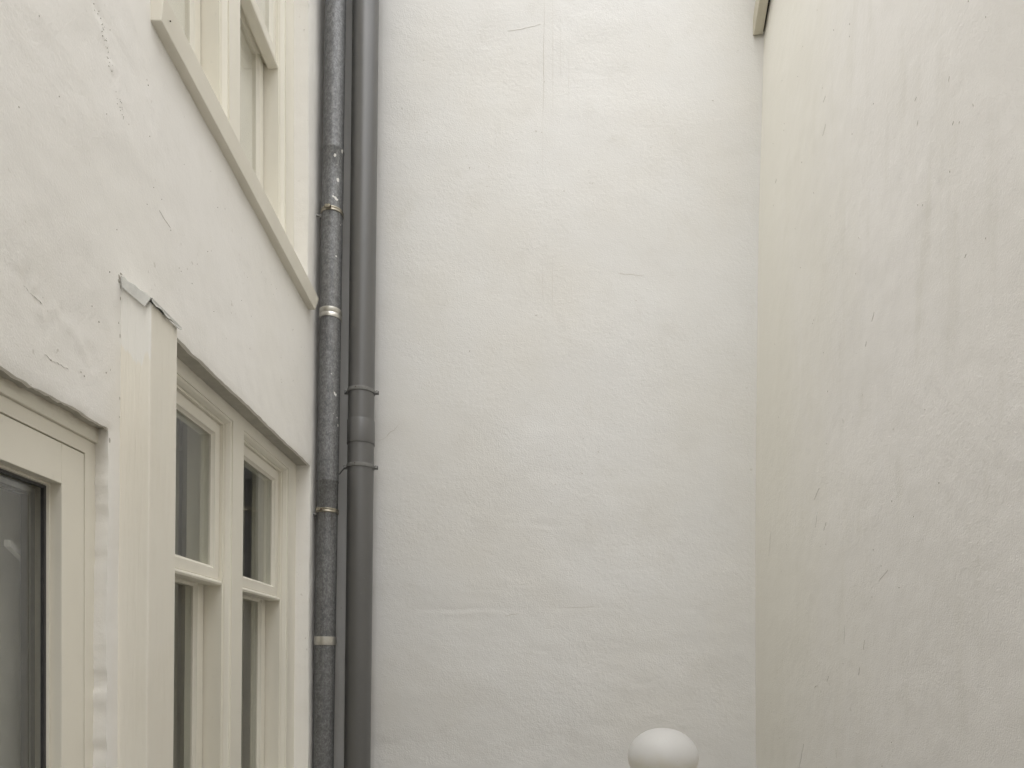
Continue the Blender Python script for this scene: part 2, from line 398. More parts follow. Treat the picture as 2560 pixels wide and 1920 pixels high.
for (a, b, n, j, wd, m) in (((1362, 0), (1358, 300), 26, 0.0015, 0.0011, 'crack'), ((1382, -20), (1382, 310), 26, 0.0004, 0.0007, 'crack_faint'), ((1357, 300), (1356, 470), 12, 0.0008, 0.0006, 'crack_faint'),
                            ((1357, 660), (1357, 745), 10, 0.0008, 0.0008, 'crack_faint'), ((1381, 640), (1381, 780), 10, 0.0004, 0.0007, 'crack_faint'), ((1400, 40), (1402, 200), 8, 0.0003, 0.0005, 'crack_faint'), ((1422, 130), (1422, 260), 8, 0.0003, 0.0005, 'crack_faint'),
                            ((945, 1104), (1003, 1062), 9, 0.004, 0.0010, 'crack'), ((1272, 78), (1352, 60), 10, 0.003, 0.0008, 'crack_faint'),
                            ((1545, 682), (1610, 690), 9, 0.003, 0.0009, 'crack_faint'), ((1400, 1519), (1500, 1519), 12, 0.002, 0.0009, 'crack'), ((1262, 1540), (1300, 1534), 6, 0.002, 0.0012, 'crack'), ((1150, 1205), (1178, 1260), 7, 0.003, 0.0007, 'crack_faint')):
    a = bp(*a); b = bp(*b)
    strip(wander(*a, *b, n, j), wd, back_at, nb, M[m], 'crack', back)
def pits(name, parent, at, nrm, spots, mat):
    gg = Geo()
    for (a, b, la, lb) in spots:
        n = 6; c = [(a + la * math.cos(k * 1.047 + 0.3) * random.uniform(0.6, 1.2), b + lb * math.sin(k * 1.047 + 0.3) * random.uniform(0.6, 1.2)) for k in range(n)]
        q = [Vector(at(*p)) + Vector(nrm) * 0.0007 for p in c]; gg.prism(q, [p - Vector(nrm) * 0.003 for p in q])
    o = gg.build(name, mat, parent); o['kind'] = 'stuff'; return o
sp = []
for (px, py, la, lb) in ((1340, 328, 0.006, 0.0014), (1354, 331, 0.003, 0.001), (1340, 788, 0.006, 0.0014), (1355, 793, 0.003, 0.001), (1782, 252, 0.003, 0.002), (1174, 420, 0.002, 0.005), (1174, 878, 0.002, 0.005),
                         (1388, 1211, 0.004, 0.0014), (1455, 1184, 0.003, 0.002), (1458, 1097, 0.002, 0.002), (1372, 1194, 0.0015, 0.002), (1005, 272, 0.003, 0.0015), (1041, 580, 0.0014, 0.0014), (1310, 1342, 0.002, 0.002), (1410, 478, 0.005, 0.001), (1590, 752, 0.004, 0.001)):
    a, b = bp(px, py); sp.append((a, b, la, lb))
for i in range(26): sp.append((random.uniform(-0.55, 1.0), random.uniform(-0.4, 2.9), random.uniform(0.001, 0.003), random.uniform(0.0008, 0.0015)))
pits('plaster_pits', back, back_at, nb, sp, M['pit'])
adopt(back)

# ---------------------------------------------------------------- right wall
right = empty('courtyard_wall', (1.2, 1.0, 0), 'rough white stucco wall running along the right side toward the camera', 'wall')
U = axis_lines(-2.6, YB + 0.12, 1.2, YB + 0.02, 0.010, 0.1); V = axis_lines(0, TOP_R, 1.1, 4.9, 0.012, 0.1)
def right_pos(u, v):
    s = u * 0.95 + v * 0.32
    d = 0.007 * fbm(u, v, 1.3, 5, 3) + 0.0015 * fbm(s, v * 0.45, 5, 7, 4, 0.55) + 0.0010 * fbm(u, v, 22, 9, 2)
    fade = np.clip((YB - u) / 0.25, 0.35, 1)
    return np.stack([XR(v) + d * fade, u, v], -1)
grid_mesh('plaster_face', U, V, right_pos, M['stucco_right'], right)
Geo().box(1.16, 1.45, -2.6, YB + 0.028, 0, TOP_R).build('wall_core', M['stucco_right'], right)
Geo().box(1.0, 1.5, -2.65, YB - 0.05, TOP_R + 0.002, TOP_R + 0.07).build('coping', M['lead'], right)
def right_at(y, h): return right_pos(np.array([[y]]), np.array([[h + EYE]]))[0, 0]
def rp(px, py):
    dx, up = px - 1290, 1661 - py; dx0, up0 = dx - 0.009 * up, up + 0.009 * dx; Z = 1.07 * 1750 / dx0; return (Z, up0 / 1750 * Z)
gg = Geo()
strokes = [(2068, 240, 16, -5), (2070, 310, 30, -8), (2296, 242, 12, -5), (2300, 300, 14, -3), (1941, 448, 10, -3), (2152, 592, 5, 2), (2190, 780, 24, -6), (2170, 853, 14, -2), (2108, 1045, 14, 2), (2066, 1305, 22, -6), (2220, 1425, 28, -24), (2146, 1668, 20, -3),
           (2068, 1690, 14, -5), (2083, 1870, 24, 1), (2040, 1713, 6, -8), (2159, 1600, 24, -3), (2390, 303, 10, -3), (2405, 303, 6, -3), (2380, 190, 14, -3), (2420, 635, 10, -4), (1934, 511, 5, 1), (2039, 480, 4, 1), (2300, 510, 4, 0), (2313, 510, 5, 0), (2436, 260, 6, 3),
           (2045, 1280, 40, -6), (2050, 1220, 30, -14), (1930, 1330, 60, -6), (2005, 1860, 60, -12), (2110, 1560, 50, -3)]
for i, (px, py, ln, sx) in enumerate(strokes):
    a = rp(px, py); b = rp(px + sx, py + ln)
    strip(wander(*a, *b, 4, 0.0006), 0.0008 if ln < 35 else 0.0011, right_at, (-1, 0, 0), M['pit' if ln < 12 else 'crack' if ln < 26 else 'crack_faint'], 'scratch', right)
sp = [(random.uniform(1.45, 3.0), random.uniform(-0.4, 2.9), random.uniform(0.0008, 0.002), random.uniform(0.0015, 0.003)) for i in range(70)]
pits('plaster_pits', right, right_at, (-1, 0, 0), sp, M['pit'])
# sloping board at the top of the corner, rising toward the camera
d = Vector((0, -0.63, 0.776)); up_n = Vector((0, 0.776, 0.63))
p0 = Vector((1.034, 3.118, EYE + 2.812))
gg = Geo(); a = [p0, p0 + Vector((0.041, 0, 0.006)), p0 + Vector((0.041, 0, 0.006)) + up_n * 0.07, p0 + up_n * 0.07]
gg.prism(a, [q + d * 1.3 + Vector((-0.006, 0, 0)) for q in a])
gg.build('verge_board', M['board'], right, bevel=0.004)
gg = Geo(); p1 = p0 + Vector((0.041, 0.004, 0.02)) + up_n * 0.012
a = [p1, p1 + Vector((0.034, 0, 0)), p1 + Vector((0.034, 0, 0)) + up_n * 0.05, p1 + up_n * 0.05]
gg.prism(a, [q + d * 1.27 for q in a]); gg.build('gap_shade_strip', M['gap_shade'], right)  # dark strip standing in for the shaded gap between board and wall
adopt(right)

# ---------------------------------------------------------------- unseen wall added behind the camera to dim the lower courtyard
rear = empty('courtyard_wall', (0.1, -2.6, 0), 'unseen white stucco wall added behind the camera to dim the lower courtyard', 'wall')
Geo().box(-1.3, 1.5, -2.9, -2.6, 0, 3.6).build("plaster_face", M["stucco_left"], rear)  # block of the added unseen wall
adopt(rear)

# ================================================================== LEFT HOUSE
house = empty('house', (XL, 1.0, 0), 'cream painted stucco house on the left with tall sash windows and glazed door', 'house')
A = dict(y0=1.72, y1=2.940, z0=EYE - 0.75, z1=EYE + 0.828)
B = dict(y0=1.68, y1=2.886, z0=EYE + 1.50, z1=EYE + 3.05)
D = dict(y0=0.52, y1=1.492, z0=0.0, z1=EYE + 0.494)
def leanB(x, y, z): return (x, y - 0.03 * max(0, z - 3.25), z)
def leanD(x, y, z): return (x, y - 0.013 * (z - EYE), z)
HO = [(A, 1), (B, 2), (D, 3)]
U = axis_lines(-2.6, YB + 0.2, 1.0, YB + 0.03, 0.009, 0.12, [h[k] for h, s in HO for k in ('y0', 'y1')])
V = axis_lines(0, TOP_L, 1.2, 4.9, 0.011, 0.12, [h[k] for h, s in HO for k in ('z0', 'z1')])
def arris(u, v):                                  # in-plane wobble of the plaster edge and its rounding
    du = np.zeros_like(u); dv = np.zeros_like(v); dx = np.zeros_like(u)
    for h, s in HO:
        ins_u = (u >= h['y0'] - 0.004) & (u <= h['y1'] + 0.004); ins_v = (v >= h['z0'] - 0.004) & (v <= h['z1'] + 0.004)
        amp = 0.0045 if s == 3 else 0.004
        for k in ('y0', 'y1'):
            wgt = np.exp(-((u - h[k]) / 0.007) ** 2) * ins_v; du = du + wgt * (amp if s == 3 else 0.0012) * (fbm(v, v * 0, 20, 60 + s, 3, 0.7)); dx = dx - wgt * 0.0015
        for k in ('z0', 'z1'):
            wgt = np.exp(-((v - h[k]) / 0.007) ** 2) * ins_u; dv = dv + wgt * amp * (fbm(u, u * 0, 24, 70 + s, 3, 0.75)); dx = dx - wgt * 0.0015
    return du, dv, dx
def left_pos(u, v):
    s = u * 0.8 + v * 0.6
    d = 0.006 * fbm(u, v, 1.6, 2, 3) + 0.0018 * fbm(s, v - u * 0.5, 7, 3, 4, 0.55) + 0.0009 * fbm(u, v, 25, 4, 2)
    # two scuffed trowel scars below the upper window
    for (ua, va, ub, vb, am, wd) in ((1.40, EYE + 1.36, 1.55, EYE + 1.20, 0.0022, 0.020), (1.60, EYE + 1.40, 1.66, EYE + 1.25, 0.0018, 0.012), (1.2, EYE + 0.68, 1.47, EYE + 0.60, 0.002, 0.03)):
        L = math.hypot(ub - ua, vb - va); t = ((u - ua) * (ub - ua) + (v - va) * (vb - va)) / L / L; e = ((u - ua) * (vb - va) - (v - va) * (ub - ua)) / L
        d = d + am * np.exp(-(e / wd) ** 2) * np.clip(1.5 - np.abs(t - 0.5) * 2, 0, 1) * fbm(u, v, 60, 8, 3, 0.7) * 2
    du, dv, dx = arris(u, v)
    near = np.exp(-np.clip(u - 2.9, 0, None) * 0)
    return np.stack([XL + d + dx, u + du - 0.03 * np.clip(v - 3.25, 0, None), v + dv], -1)
def keep(u, v):
    k = np.ones(u.shape, bool)
    for h, s in HO: k &= ~((u > h['y0']) & (u < h['y1']) & (v > h['z0']) & (v < h['z1']))
    return k
grid_mesh('plaster_face', U, V, left_pos, M['stucco_left'], house, keep)
def reveal(h, depth, flare=0.0, name='plaster_reveal'):
    gg = Geo(); ys = [y for y in U if h['y0'] - 1e-6 <= y <= h['y1'] + 1e-6]; zs = [z for z in V if h['z0'] - 1e-6 <= z <= h['z1'] + 1e-6]
    path = [(h['y0'], z) for z in zs] + [(y, h['z1']) for y in ys[1:]] + [(h['y1'], z) for z in zs[::-1][1:]] + [(y, h['z0']) for y in ys[::-1][1:-1]]
    pu = np.array([[p[0] for p in path]]); pv = np.array([[p[1] for p in path]]); P = left_pos(pu, pv)[0]
    n = len(path); rows = []
    for t in (0.0, 0.06, 0.3, 0.65, 1.0):
        row = []
        for i, p in enumerate(P):
            x = p[0] + (XL - depth - p[0]) * t; j = (0.0016 if h is D else 0.0004) * (1 if 0 < t < 1 else 0)
            oy = flare * t if abs(path[i][0] - h['y1']) < 1e-6 else 0
            lump = 0.010 * t * (1.15 - t) * float(fbm(np.array(p[2] + p[1] * 0.7), np.array(t * 1.1), 22, 91, 3, 0.6)) * (1.5 if h is D else 0.1)
            oy = oy + (lump if abs(path[i][0] - h['y1']) < 1e-6 else 0)
            k = 0.45 * t; y = p[1] * (1 - k) + (path[i][0] - 0.03 * max(0, path[i][1] - 3.25)) * k; z = p[2] * (1 - k) + path[i][1] * k
            row.append((x, y + oy + random.uniform(-j, j), z + random.uniform(-j, j)))
        rows.append(row)
    gg.v = [p for r in rows for p in r]
    for k in range(4):
        for i in range(n): gg.f.append((k * n + i, k * n + (i + 1) % n, (k + 1) * n + (i + 1) % n, (k + 1) * n + i))
    o = gg.build(name, M['stucco_left'], house, smooth=True, angle=60)
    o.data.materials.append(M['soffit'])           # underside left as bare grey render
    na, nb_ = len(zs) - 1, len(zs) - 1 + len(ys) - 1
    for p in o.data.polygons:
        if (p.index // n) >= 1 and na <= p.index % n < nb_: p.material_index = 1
    return o
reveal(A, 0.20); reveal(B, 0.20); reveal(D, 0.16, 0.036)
def left_at(y, h): return left_pos(np.array([[y]]), np.array([[h + EYE]]))[0, 0]
# hidden shell of the rooms behind the openings
def room(y0, y1, z0, z1, x0=-1.7, name='room_shell'):
    gg = Geo().box(x0, -1.0, y0, y1, z0, z1); gg.f = [f for i, f in enumerate(gg.f) if i != 3]
    gg.build(name, M['room'], house, fix=False)
room(-1.2, 3.4, 0.02, 2.62); room(-1.2, 3.4, 2.75, 5.4)
Geo().box(-3.9, XL + 0.12, -2.6, YB + 0.3, TOP_L + 0.01, TOP_L + 0.12).build('eaves_board', M['board'], house)

# ---- windows: frame > mullioned lights, each with an upper and a lower sash
def sash(name, y0, y1, z0, z1, st, rb, rt, xf, th, parent, mp, mat, glass='glass'):
    iy0, iy1, iz0, iz1 = y0 + st, y1 - st, z0 + rb, z1 - rt
    e = lambda k, x: (iy0 - k, iy1 + k, iz0 - k, iz1 + k, x)
    gg = Geo().loops([(y0, y1, z0, z1, xf - th), (y0, y1, z0, z1, xf), e(0.0085, xf), e(0.0075, xf - 0.003), e(0.003, xf - 0.009), e(0.0, xf - 0.010), e(0, xf - th)], close=True)
    gg.build(name, mat, parent, mp=mp, bevel=0.0012)
    Geo().box(xf - 0.021, xf - 0.016, iy0 + 0.001, iy1 - 0.001, iz0 + 0.001, iz1 - 0.001).build('pane', M[glass], parent, mp=mp)
def window(h, zr, rail, headh, mat, mp=None, film=False, stile=0.042, lo=0.012):
    xf = XL - 0.06; y0, y1, z0, z1 = h['y0'], h['y1'], h['z0'] + 0.05, h['z1']
    jw = 0.098; mw = 0.090; yc = (y0 + y1) / 2
    lights = [(y0 + jw, yc - mw / 2), (yc + mw / 2, y1 - jw)]
    zb, zt = z0 + 0.06, z1 - headh
    gg = Geo()
    def quad(a, b, c, d2): gg.add([(xf, a, c), (xf, b, c), (xf, b, d2), (xf, a, d2)], [(0, 1, 2, 3)])
    quad(y0, lights[0][0], z0, z1); quad(lights[0][1], lights[1][0], z0, z1); quad(lights[1][1], y1, z0, z1)
    for l in lights: quad(l[0], l[1], z0, zb); quad(l[0], l[1], zt, z1)
    for (a, b) in lights:
        e = lambda k, x: (a + k, b - k, zb + k, zt - k, x)
        gg.loops([e(0, xf), e(0, xf - 0.004), e(0.005, xf - 0.0045), e(0.008, xf - 0.007), e(0.0135, xf - 0.017), e(0.0145, xf - 0.0235), e(0.020, xf - 0.0236), e(0.020, xf - 0.14)])
    gg.loops([(y0, y1, z0, z1, xf), (y0, y1, z0, z1, xf - 0.14)])
    wo_ = gg.build('window', mat, house, mp=mp, fix=True)
    for (a, b) in lights:
        a += 0.020; b -= 0.020; t = zt - 0.020; bt = zb + 0.020
        xs = xf - 0.034
        sash('upper_sash', a + 0.001, b - 0.001, zr, t - 0.001, stile, rail, 0.045, xs, 0.045, wo_, mp, mat, 'glass_clear' if film else 'glass')
        if film:                                  # whitened film on the inside of the panes
            for nm, xp, za_, zb_ in (('film', xs - 0.026, zr + rail - 0.01, t - 0.03), ('film', xs - 0.072, bt + 0.07, zr + lo - 0.03)):
                Geo().box(xp - 0.002, xp, a + 0.03, b - 0.03, za_, zb_).build('privacy_film', M['blind'], wo_, mp=mp)
        # weather lip under the upper sash
        pr = [(xs - 0.03, zr - 0.001), (xs + 0.001, zr - 0.001), (xs + 0.009, zr - 0.005), (xs + 0.011, zr - 0.011), (xs + 0.008, zr - 0.017), (xs - 0.03, zr - 0.019)]
        Geo().prism([(x, a + 0.002, z) for x, z in pr], [(x, b - 0.002, z) for x, z in pr]).build('weather_lip', mat, wo_, mp=mp, bevel=0.001)
        sash('lower_sash', a + 0.006, b - 0.006, bt, zr + lo, 0.050, 0.08, 0.038, xs - 0.046, 0.036, wo_, mp, mat, 'glass_clear' if film else 'glass')
        Geo().box(xs - 0.098, xs - 0.083, a + 0.002, b - 0.002, zr + 0.002, zr + 0.05).build('meeting_rail', mat, wo_, mp=mp)
    return wo_, lights
wA, lA = window(A, EYE + 0.264, 0.042, 0.042, M['cream'])
wB, lB = window(B, EYE + 2.345, 0.060, 0.042, M['cream'], mp=leanB, film=True, lo=0.030)
# sill of the lower window (below the picture)
pr = [(XL - 0.12, A['z0'] + 0.05), (XL + 0.04, A['z0'] + 0.035), (XL + 0.04, A['z0'] - 0.01), (XL - 0.12, A['z0'] - 0.01)]
Geo().prism([(x, A['y0'] + 0.02, z) for x, z in pr], [(x, A['y1'] - 0.004, z) for x, z in pr]).build('sill', M['cream_sill'], wA, bevel=0.003)
# sill of the upper window: deep board, slightly out of level
gg = Geo()
def sill_pt(x, y, z): return (x, y, EYE + z - 0.033 * (y - 1.635))
xs_ = [(-0.98, 1.500), (-0.843, 1.498), (-0.836, 1.562), (-0.98, 1.580)]
gg.prism([sill_pt(x, 1.637, z) for x, z in xs_], [sill_pt(x, 2.893 + (0.03 if z > 1.55 else 0), z) for x, z in xs_])
gg.build('sill', M['cream_sill'], wB, bevel=0.0025)
Geo().tube((-0.836, 1.668, EYE + 1.525), (-0.8385, 1.668, EYE + 1.525), 0.0016, 10).build('nail_hole', M['rust'], wB)

# ---- glazed door
xd = XL - 0.035
yo, zo = D['y1'] + 0.040, D['z1']
gg = Geo(); lf = (D['y0'] + 0.06, 1.467, 0.06, EYE + 0.431)
gg.loops([(D['y0'] - 0.02, yo, 0.01, EYE + 0.464, xd - 0.08), (D['y0'] - 0.02, yo, 0.01, EYE + 0.464, xd), (lf[0] - 0.003, lf[1] + 0.003, 0.05, lf[3] + 0.003, xd), (lf[0] - 0.003, lf[1] + 0.003, 0.05, lf[3] + 0.003, xd - 0.08)], close=True)
door = gg.build('door', M['cream_door'], house, mp=leanD, bevel=0.0012)
Geo().box(xd - 0.06, xd + 0.007, D['y0'] - 0.02, yo + 0.002, EYE + 0.4645, EYE + 0.53).build('head_trim', M['cream_dirty'], door, mp=leanD, bevel=0.002)
gl = (lf[0] + 0.075, 1.395, 0.35, EYE + 0.351)
xl = xd - 0.0005
Geo().box(xl - 0.06, xl, gl[1] + 0.0006, lf[1], lf[2], lf[3]).build('stile', M['cream_door'], door, mp=leanD, bevel=0.0012)
Geo().box(xl - 0.06, xl, lf[0], gl[0] - 0.0006, lf[2], lf[3]).build('stile', M['cream_door'], door, mp=leanD, bevel=0.0012)
Geo().box(xl - 0.06, xl, gl[0], gl[1], gl[3], lf[3]).build('top_rail', M['cream_door'], door, mp=leanD, bevel=0.0012)
Geo().box(xl - 0.06, xl, gl[0], gl[1], lf[2], gl[2]).build('bottom_rail', M['cream_door'], door, mp=leanD, bevel=0.0012)
e = lambda k, x: (gl[0] + k, gl[1] - k, gl[2] + k, gl[3] - k, x)
Geo().loops([e(0.0005, xl - 0.022), e(0.005, xl - 0.022), e(0.006, xl - 0.027), e(0.006, xl - 0.05), e(0.0005, xl - 0.05)], close=True).build('glazing_bead', M['cream_door'], door, mp=leanD)
Geo().loops([e(0.006, xl - 0.027), e(0.012, xl - 0.0275), e(0.012, xl - 0.034), e(0.006, xl - 0.034)], close=True).build('gasket', M['gasket'], door, mp=leanD)
Geo().loops([e(0.012, xl - 0.045), e(0.024, xl - 0.045), e(0.024, xl - 0.06), e(0.012, xl - 0.06)], close=True).build('spacer_bar', M['spacer'], door, mp=leanD)
Geo().loops([e(0.027, xl - 0.046), e(0.031, xl - 0.046), e(0.031, xl - 0.06), e(0.027, xl - 0.06)], close=True).build('gasket', M['gasket'], door, mp=leanD)
Geo().box(xl - 0.040, xl - 0.035, gl[0] + 0.0065, gl[1] - 0.0065, gl[2] + 0.0065, gl[3] - 0.0065).build('pane', M['glass_double'], door, mp=leanD)

# ---- boxed timber casing between door and window, with a lead cap
gg = Geo(); xo = -0.806; ya, yb = 1.532, 1.653
pr = [(XL - 0.01, 0.0), (xo, 0.0), (xo, EYE + 0.786), (XL - 0.01, EYE + 0.832)]
gg.prism([(x, ya, z) for x, z in pr], [(x, yb, z) for x, z in pr])
cas = gg.build('boxed_casing', M['casing'], house, bevel=0.003)
gg = Geo()                                          # cap: sloped sheet, hanging apron in front, thin lip along the side
top = lambda x: EYE + 0.838 - (x - XL) * 0.70
n = 9; vs = []
for i in range(n + 1):
    t = i / n; x = XL + 0.001 + (xo + 0.006 - XL) * t; wv = 0.0015 * math.sin(i * 2.1)
    vs.append((x, top(x) + wv))
for i in range(n):
    (xa, za), (xb, zb_) = vs[i], vs[i + 1]
    gg.prism([(xa, ya - 0.005, za), (xb, ya - 0.005, zb_), (xb, ya - 0.005, zb_ + 0.003), (xa, ya - 0.005, za + 0.003)], [(xa, yb + 0.006, za), (xb, yb + 0.006, zb_), (xb, yb + 0.006, zb_ + 0.003), (xa, yb + 0.006, za + 0.003)])
ap = [(XL + 0.002, EYE + 0.838), (xo + 0.004, EYE + 0.792), (xo - 0.010, EYE + 0.7725), (XL + 0.004, EYE + 0.815)]
gg.prism([(x, ya - 0.0075, z) for x, z in ap], [(x, ya - 0.005, z) for x, z in ap])
for i in range(10):
    t0, t1 = i / 10, (i + 1) / 10; dz = [0.008 + 0.003 * math.sin(q * 17) for q in (t0, t1)]
    a_, b_ = ya - 0.005 + (yb + 0.011 - ya) * t0, ya - 0.005 + (yb + 0.011 - ya) * t1; zt_ = top(xo) - 0.002
    gg.prism([(xo + 0.0035, a_, zt_), (xo + 0.0035, b_, zt_), (xo + 0.0055, b_, zt_ - dz[1]), (xo + 0.0055, a_, zt_ - dz[0])], [(xo + 0.0055, a_, zt_ + 0.001), (xo + 0.0055, b_, zt_ + 0.001), (xo + 0.0075, b_, zt_ - dz[1]), (xo + 0.0075, a_, zt_ - dz[0])])
gg.build('lead_cap', M['lead'], cas)
# ragged mortar where cap and casing meet the plaster
sp = [(1.5265 + random.uniform(-0.003, 0.003), random.choice((random.uniform(0.5, 0.62), random.uniform(0.66, 0.84))), random.uniform(0.0005, 0.0013), random.uniform(0.0012, 0.005)) for i in range(7)]
sp += [(1.523, 0.835, 0.003, 0.006), (1.522, 0.825, 0.004, 0.004), (1.53, 0.846, 0.006, 0.002), (1.485, 0.49, 0.003, 0.004), (1.495, 0.47, 0.002, 0.006)]
for (px, py) in ((272, 165), (371, 213), (368, 200), (280, 178), (45, 268), (232, 765), (275, 680), (250, 805), (213, 940), (268, 932), (278, 925), (205, 930), (130, 900), (108, 745)):
    dx, up = px - 1290, 1661 - py; dx0, up0 = dx - 0.009 * up, up + 0.009 * dx; Z = 0.87 * 1750 / -dx0; sp.append((Z, up0 / 1750 * Z, random.uniform(0.001, 0.0022), random.uniform(0.001, 0.002)))
for i in range(40): sp.append((random.uniform(1.15, 2.8), random.uniform(0.9, 1.4), random.uniform(0.0006, 0.0014), random.uniform(0.0006, 0.0012)))
for i in range(60):
    t = random.random(); sp.append((1.41 + 0.13 * t + random.gauss(0, 0.008), 1.37 - 0.19 * t + random.gauss(0, 0.008), random.uniform(0.0005, 0.0013), random.uniform(0.0005, 0.001)))
pits('plaster_pits', house, left_at, (1, 0, 0), sp, M['pit'])
for (a, b, n, j, wd) in (((60, 715), (105, 760), 16, 0.002, 0.00035), ((110, 885), (175, 925), 20, 0.002, 0.0004), ((400, 525), (428, 570), 8, 0.0012, 0.0004)):
    def lp(px, py):
        dx, up = px - 1290, 1661 - py; dx0, up0 = dx - 0.009 * up, up + 0.009 * dx; Z = 0.87 * 1750 / -dx0; return (Z, up0 / 1750 * Z)
    strip(wander(*lp(*a), *lp(*b), n, j), wd, left_at, (1, 0, 0), M['crack_left'], 'crack', house)
adopt(house)

# ================================================================== DOWNPIPES
def ax_zinc(z): h = z - EYE; return (-0.8195 + 0.0075 * h, 3.0)
def ax_pvc(z): h = z - EYE; return (-0.687 + 0.0022 * h, 3.05)
def tilted(ax, z, dz): return z
zr_ = 0.044
zp = empty('downpipe', (*ax_zinc(0), 0), 'narrow mottled galvanised downpipe with bright clamp rings beside the left house', 'downpipe', 'downpipes in the corner')
secs = [0.05, EYE + 0.775, EYE + 2.189, 5.62]
for i in range(3):
    z0, z1 = secs[i], secs[i + 1]; rr = zr_ + (0.0012 if i == 1 else 0)
    prof = [(rr, z) for z in np.linspace(z0, z1, 12)]
    if i < 2: prof = prof[:-1] + [(rr, z1 - 0.006), (rr + 0.0012, z1 - 0.004), (rr + 0.0012, z1)]
    Geo().lathe(prof, ax_zinc).build('pipe_length', M['zinc'], zp, smooth=True)
def ring(name, ax, z, r, hgt, mat, parent, bead=()):
    prof = [(r - 0.003, z - hgt / 2), (r + 0.0018, z - hgt / 2), (r + 0.0022, z - hgt / 2 + 0.002)]
    for b in bead: prof += [(r + 0.0022, z + b - 0.003), (r + 0.0004, z + b - 0.001), (r + 0.0004, z + b + 0.001), (r + 0.0022, z + b + 0.003)]
    prof += [(r + 0.0022, z + hgt / 2 - 0.002), (r + 0.0018, z + hgt / 2), (r - 0.003, z + hgt / 2)]
    return Geo().lathe(prof, ax).build(name, mat, parent, smooth=True, angle=50)
# upper clamp: split band with closing screw and a bracket pin into the left wall
for (h, ang) in ((1.922, -1.65), (0.647, -2.0)):
    z = EYE + h; c = ring('clamp', ax_zinc, z, zr_ + 0.0022, 0.017, M['brass'], zp, bead=(0.0,))
    cx, cy = ax_zinc(z); dx, dy = math.cos(ang), math.sin(ang)
    gg = Geo()
    for s in (-1, 1):
        tx, ty = -dy * s * 0.0045, dx * s * 0.0045
        gg.tube((cx + dx * 0.044 + tx - dy * s * 0.0015, cy + dy * 0.044 + ty + dx * s * 0.0015, z), (cx + dx * 0.060 + tx, cy + dy * 0.060 + ty, z), 0.0075, 8)
    gg.build('clamp_ear', M['brass'], c, bevel=0.001)
    Geo().tube((cx + dx * 0.054 + dy * 0.013, cy + dy * 0.054 - dx * 0.013, z), (cx + dx * 0.054 - dy * 0.013, cy + dy * 0.054 + dx * 0.013, z), 0.0046, 8).build('screw', M['rust'], c)
    Geo().tube((cx - 0.044, cy - 0.004, z - 0.012), (XL - 0.01, cy - 0.02, z - 0.016), 0.004, 8).build('wall_pin', M['steel'], c)
    Geo().tube((cx - 0.052, cy - 0.004, z - 0.013), (cx - 0.042, cy - 0.004, z - 0.011), 0.009, 10).build('pin_nut', M['steel'], c, bevel=0.001)
ring('collar', ax_zinc, EYE + 1.486, zr_ + 0.002, 0.040, M['ring'], zp, bead=(-0.001,))
ring('collar', ax_zinc, EYE + 0.093, zr_ + 0.001, 0.036, M['ring'], zp)
ring('seam', ax_zinc, EYE + 0.775, zr_ + 0.0004, 0.004, M['zinc'], zp)
adopt(zp)

pr_ = 0.0565
pp = empty('downpipe', (*ax_pvc(0), 0), 'wide smooth grey plastic downpipe with a coupling sleeve on the far wall', 'downpipe', 'downpipes in the corner')
for (z0, z1) in ((0.05, EYE + 1.0), (EYE + 1.0, EYE + 2.86), (EYE + 2.86, 5.62)):
    Geo().lathe([(pr_, z) for z in np.linspace(z0, z1, 10)], ax_pvc, 64).build('pipe_length', M['pvc'], pp, smooth=True)
za, zb2 = EYE + 0.950, EYE + 1.053
Geo().lathe([(pr_ - 0.002, za), (pr_ + 0.0028, za), (pr_ + 0.0031, za + 0.0015), (pr_ + 0.0031, zb2 - 0.003), (pr_ + 0.0022, zb2), (pr_ - 0.002, zb2 + 0.0005)], ax_pvc, 64).build('coupling_sleeve', M['pvc'], pp, smooth=True)
for h in (1.180, 0.853, 2.95, -0.7):
    z = EYE + h; cx, cy = ax_pvc(z)
    c = ring('clamp', ax_pvc, z, pr_ + 0.0012, 0.016, M['pvc_clamp'], pp)
    for s in (-1, 1):
        gg = Geo(); gg.box(cx + s * (pr_ + 0.010) - 0.009, cx + s * (pr_ + 0.010) + 0.009, cy + 0.004, cy + 0.010, z - 0.008, z + 0.008)
        gg.build('clamp_ear', M['pvc_clamp'], c, bevel=0.001)
        gg = Geo(); gg.tube((cx + s * (pr_ + 0.012), cy - 0.008, z), (cx + s * (pr_ + 0.012), cy + 0.016, z), 0.0035, 8); gg.tube((cx + s * (pr_ + 0.012), cy - 0.010, z), (cx + s * (pr_ + 0.012), cy - 0.003, z), 0.0062, 6)
        gg.build('screw', M['steel'], c)
    Geo().tube((cx, cy + pr_, z), (cx, YB + 0.02, z), 0.005, 8).build('wall_pin', M['steel'], c)
    Geo().tube((cx - 0.012, cy - pr_ - 0.0025, z + 0.002), (cx - 0.012, cy - pr_ - 0.0037, z + 0.002), 0.0022, 8).build('screw_hole', M['rust'], c)
Geo().tube((cx - pr_ - 0.012, 3.06, EYE + 0.853), (-0.79, 3.10, EYE + 0.835), 0.003, 8).build('tie_rod', M['steel'], pp)
adopt(pp)

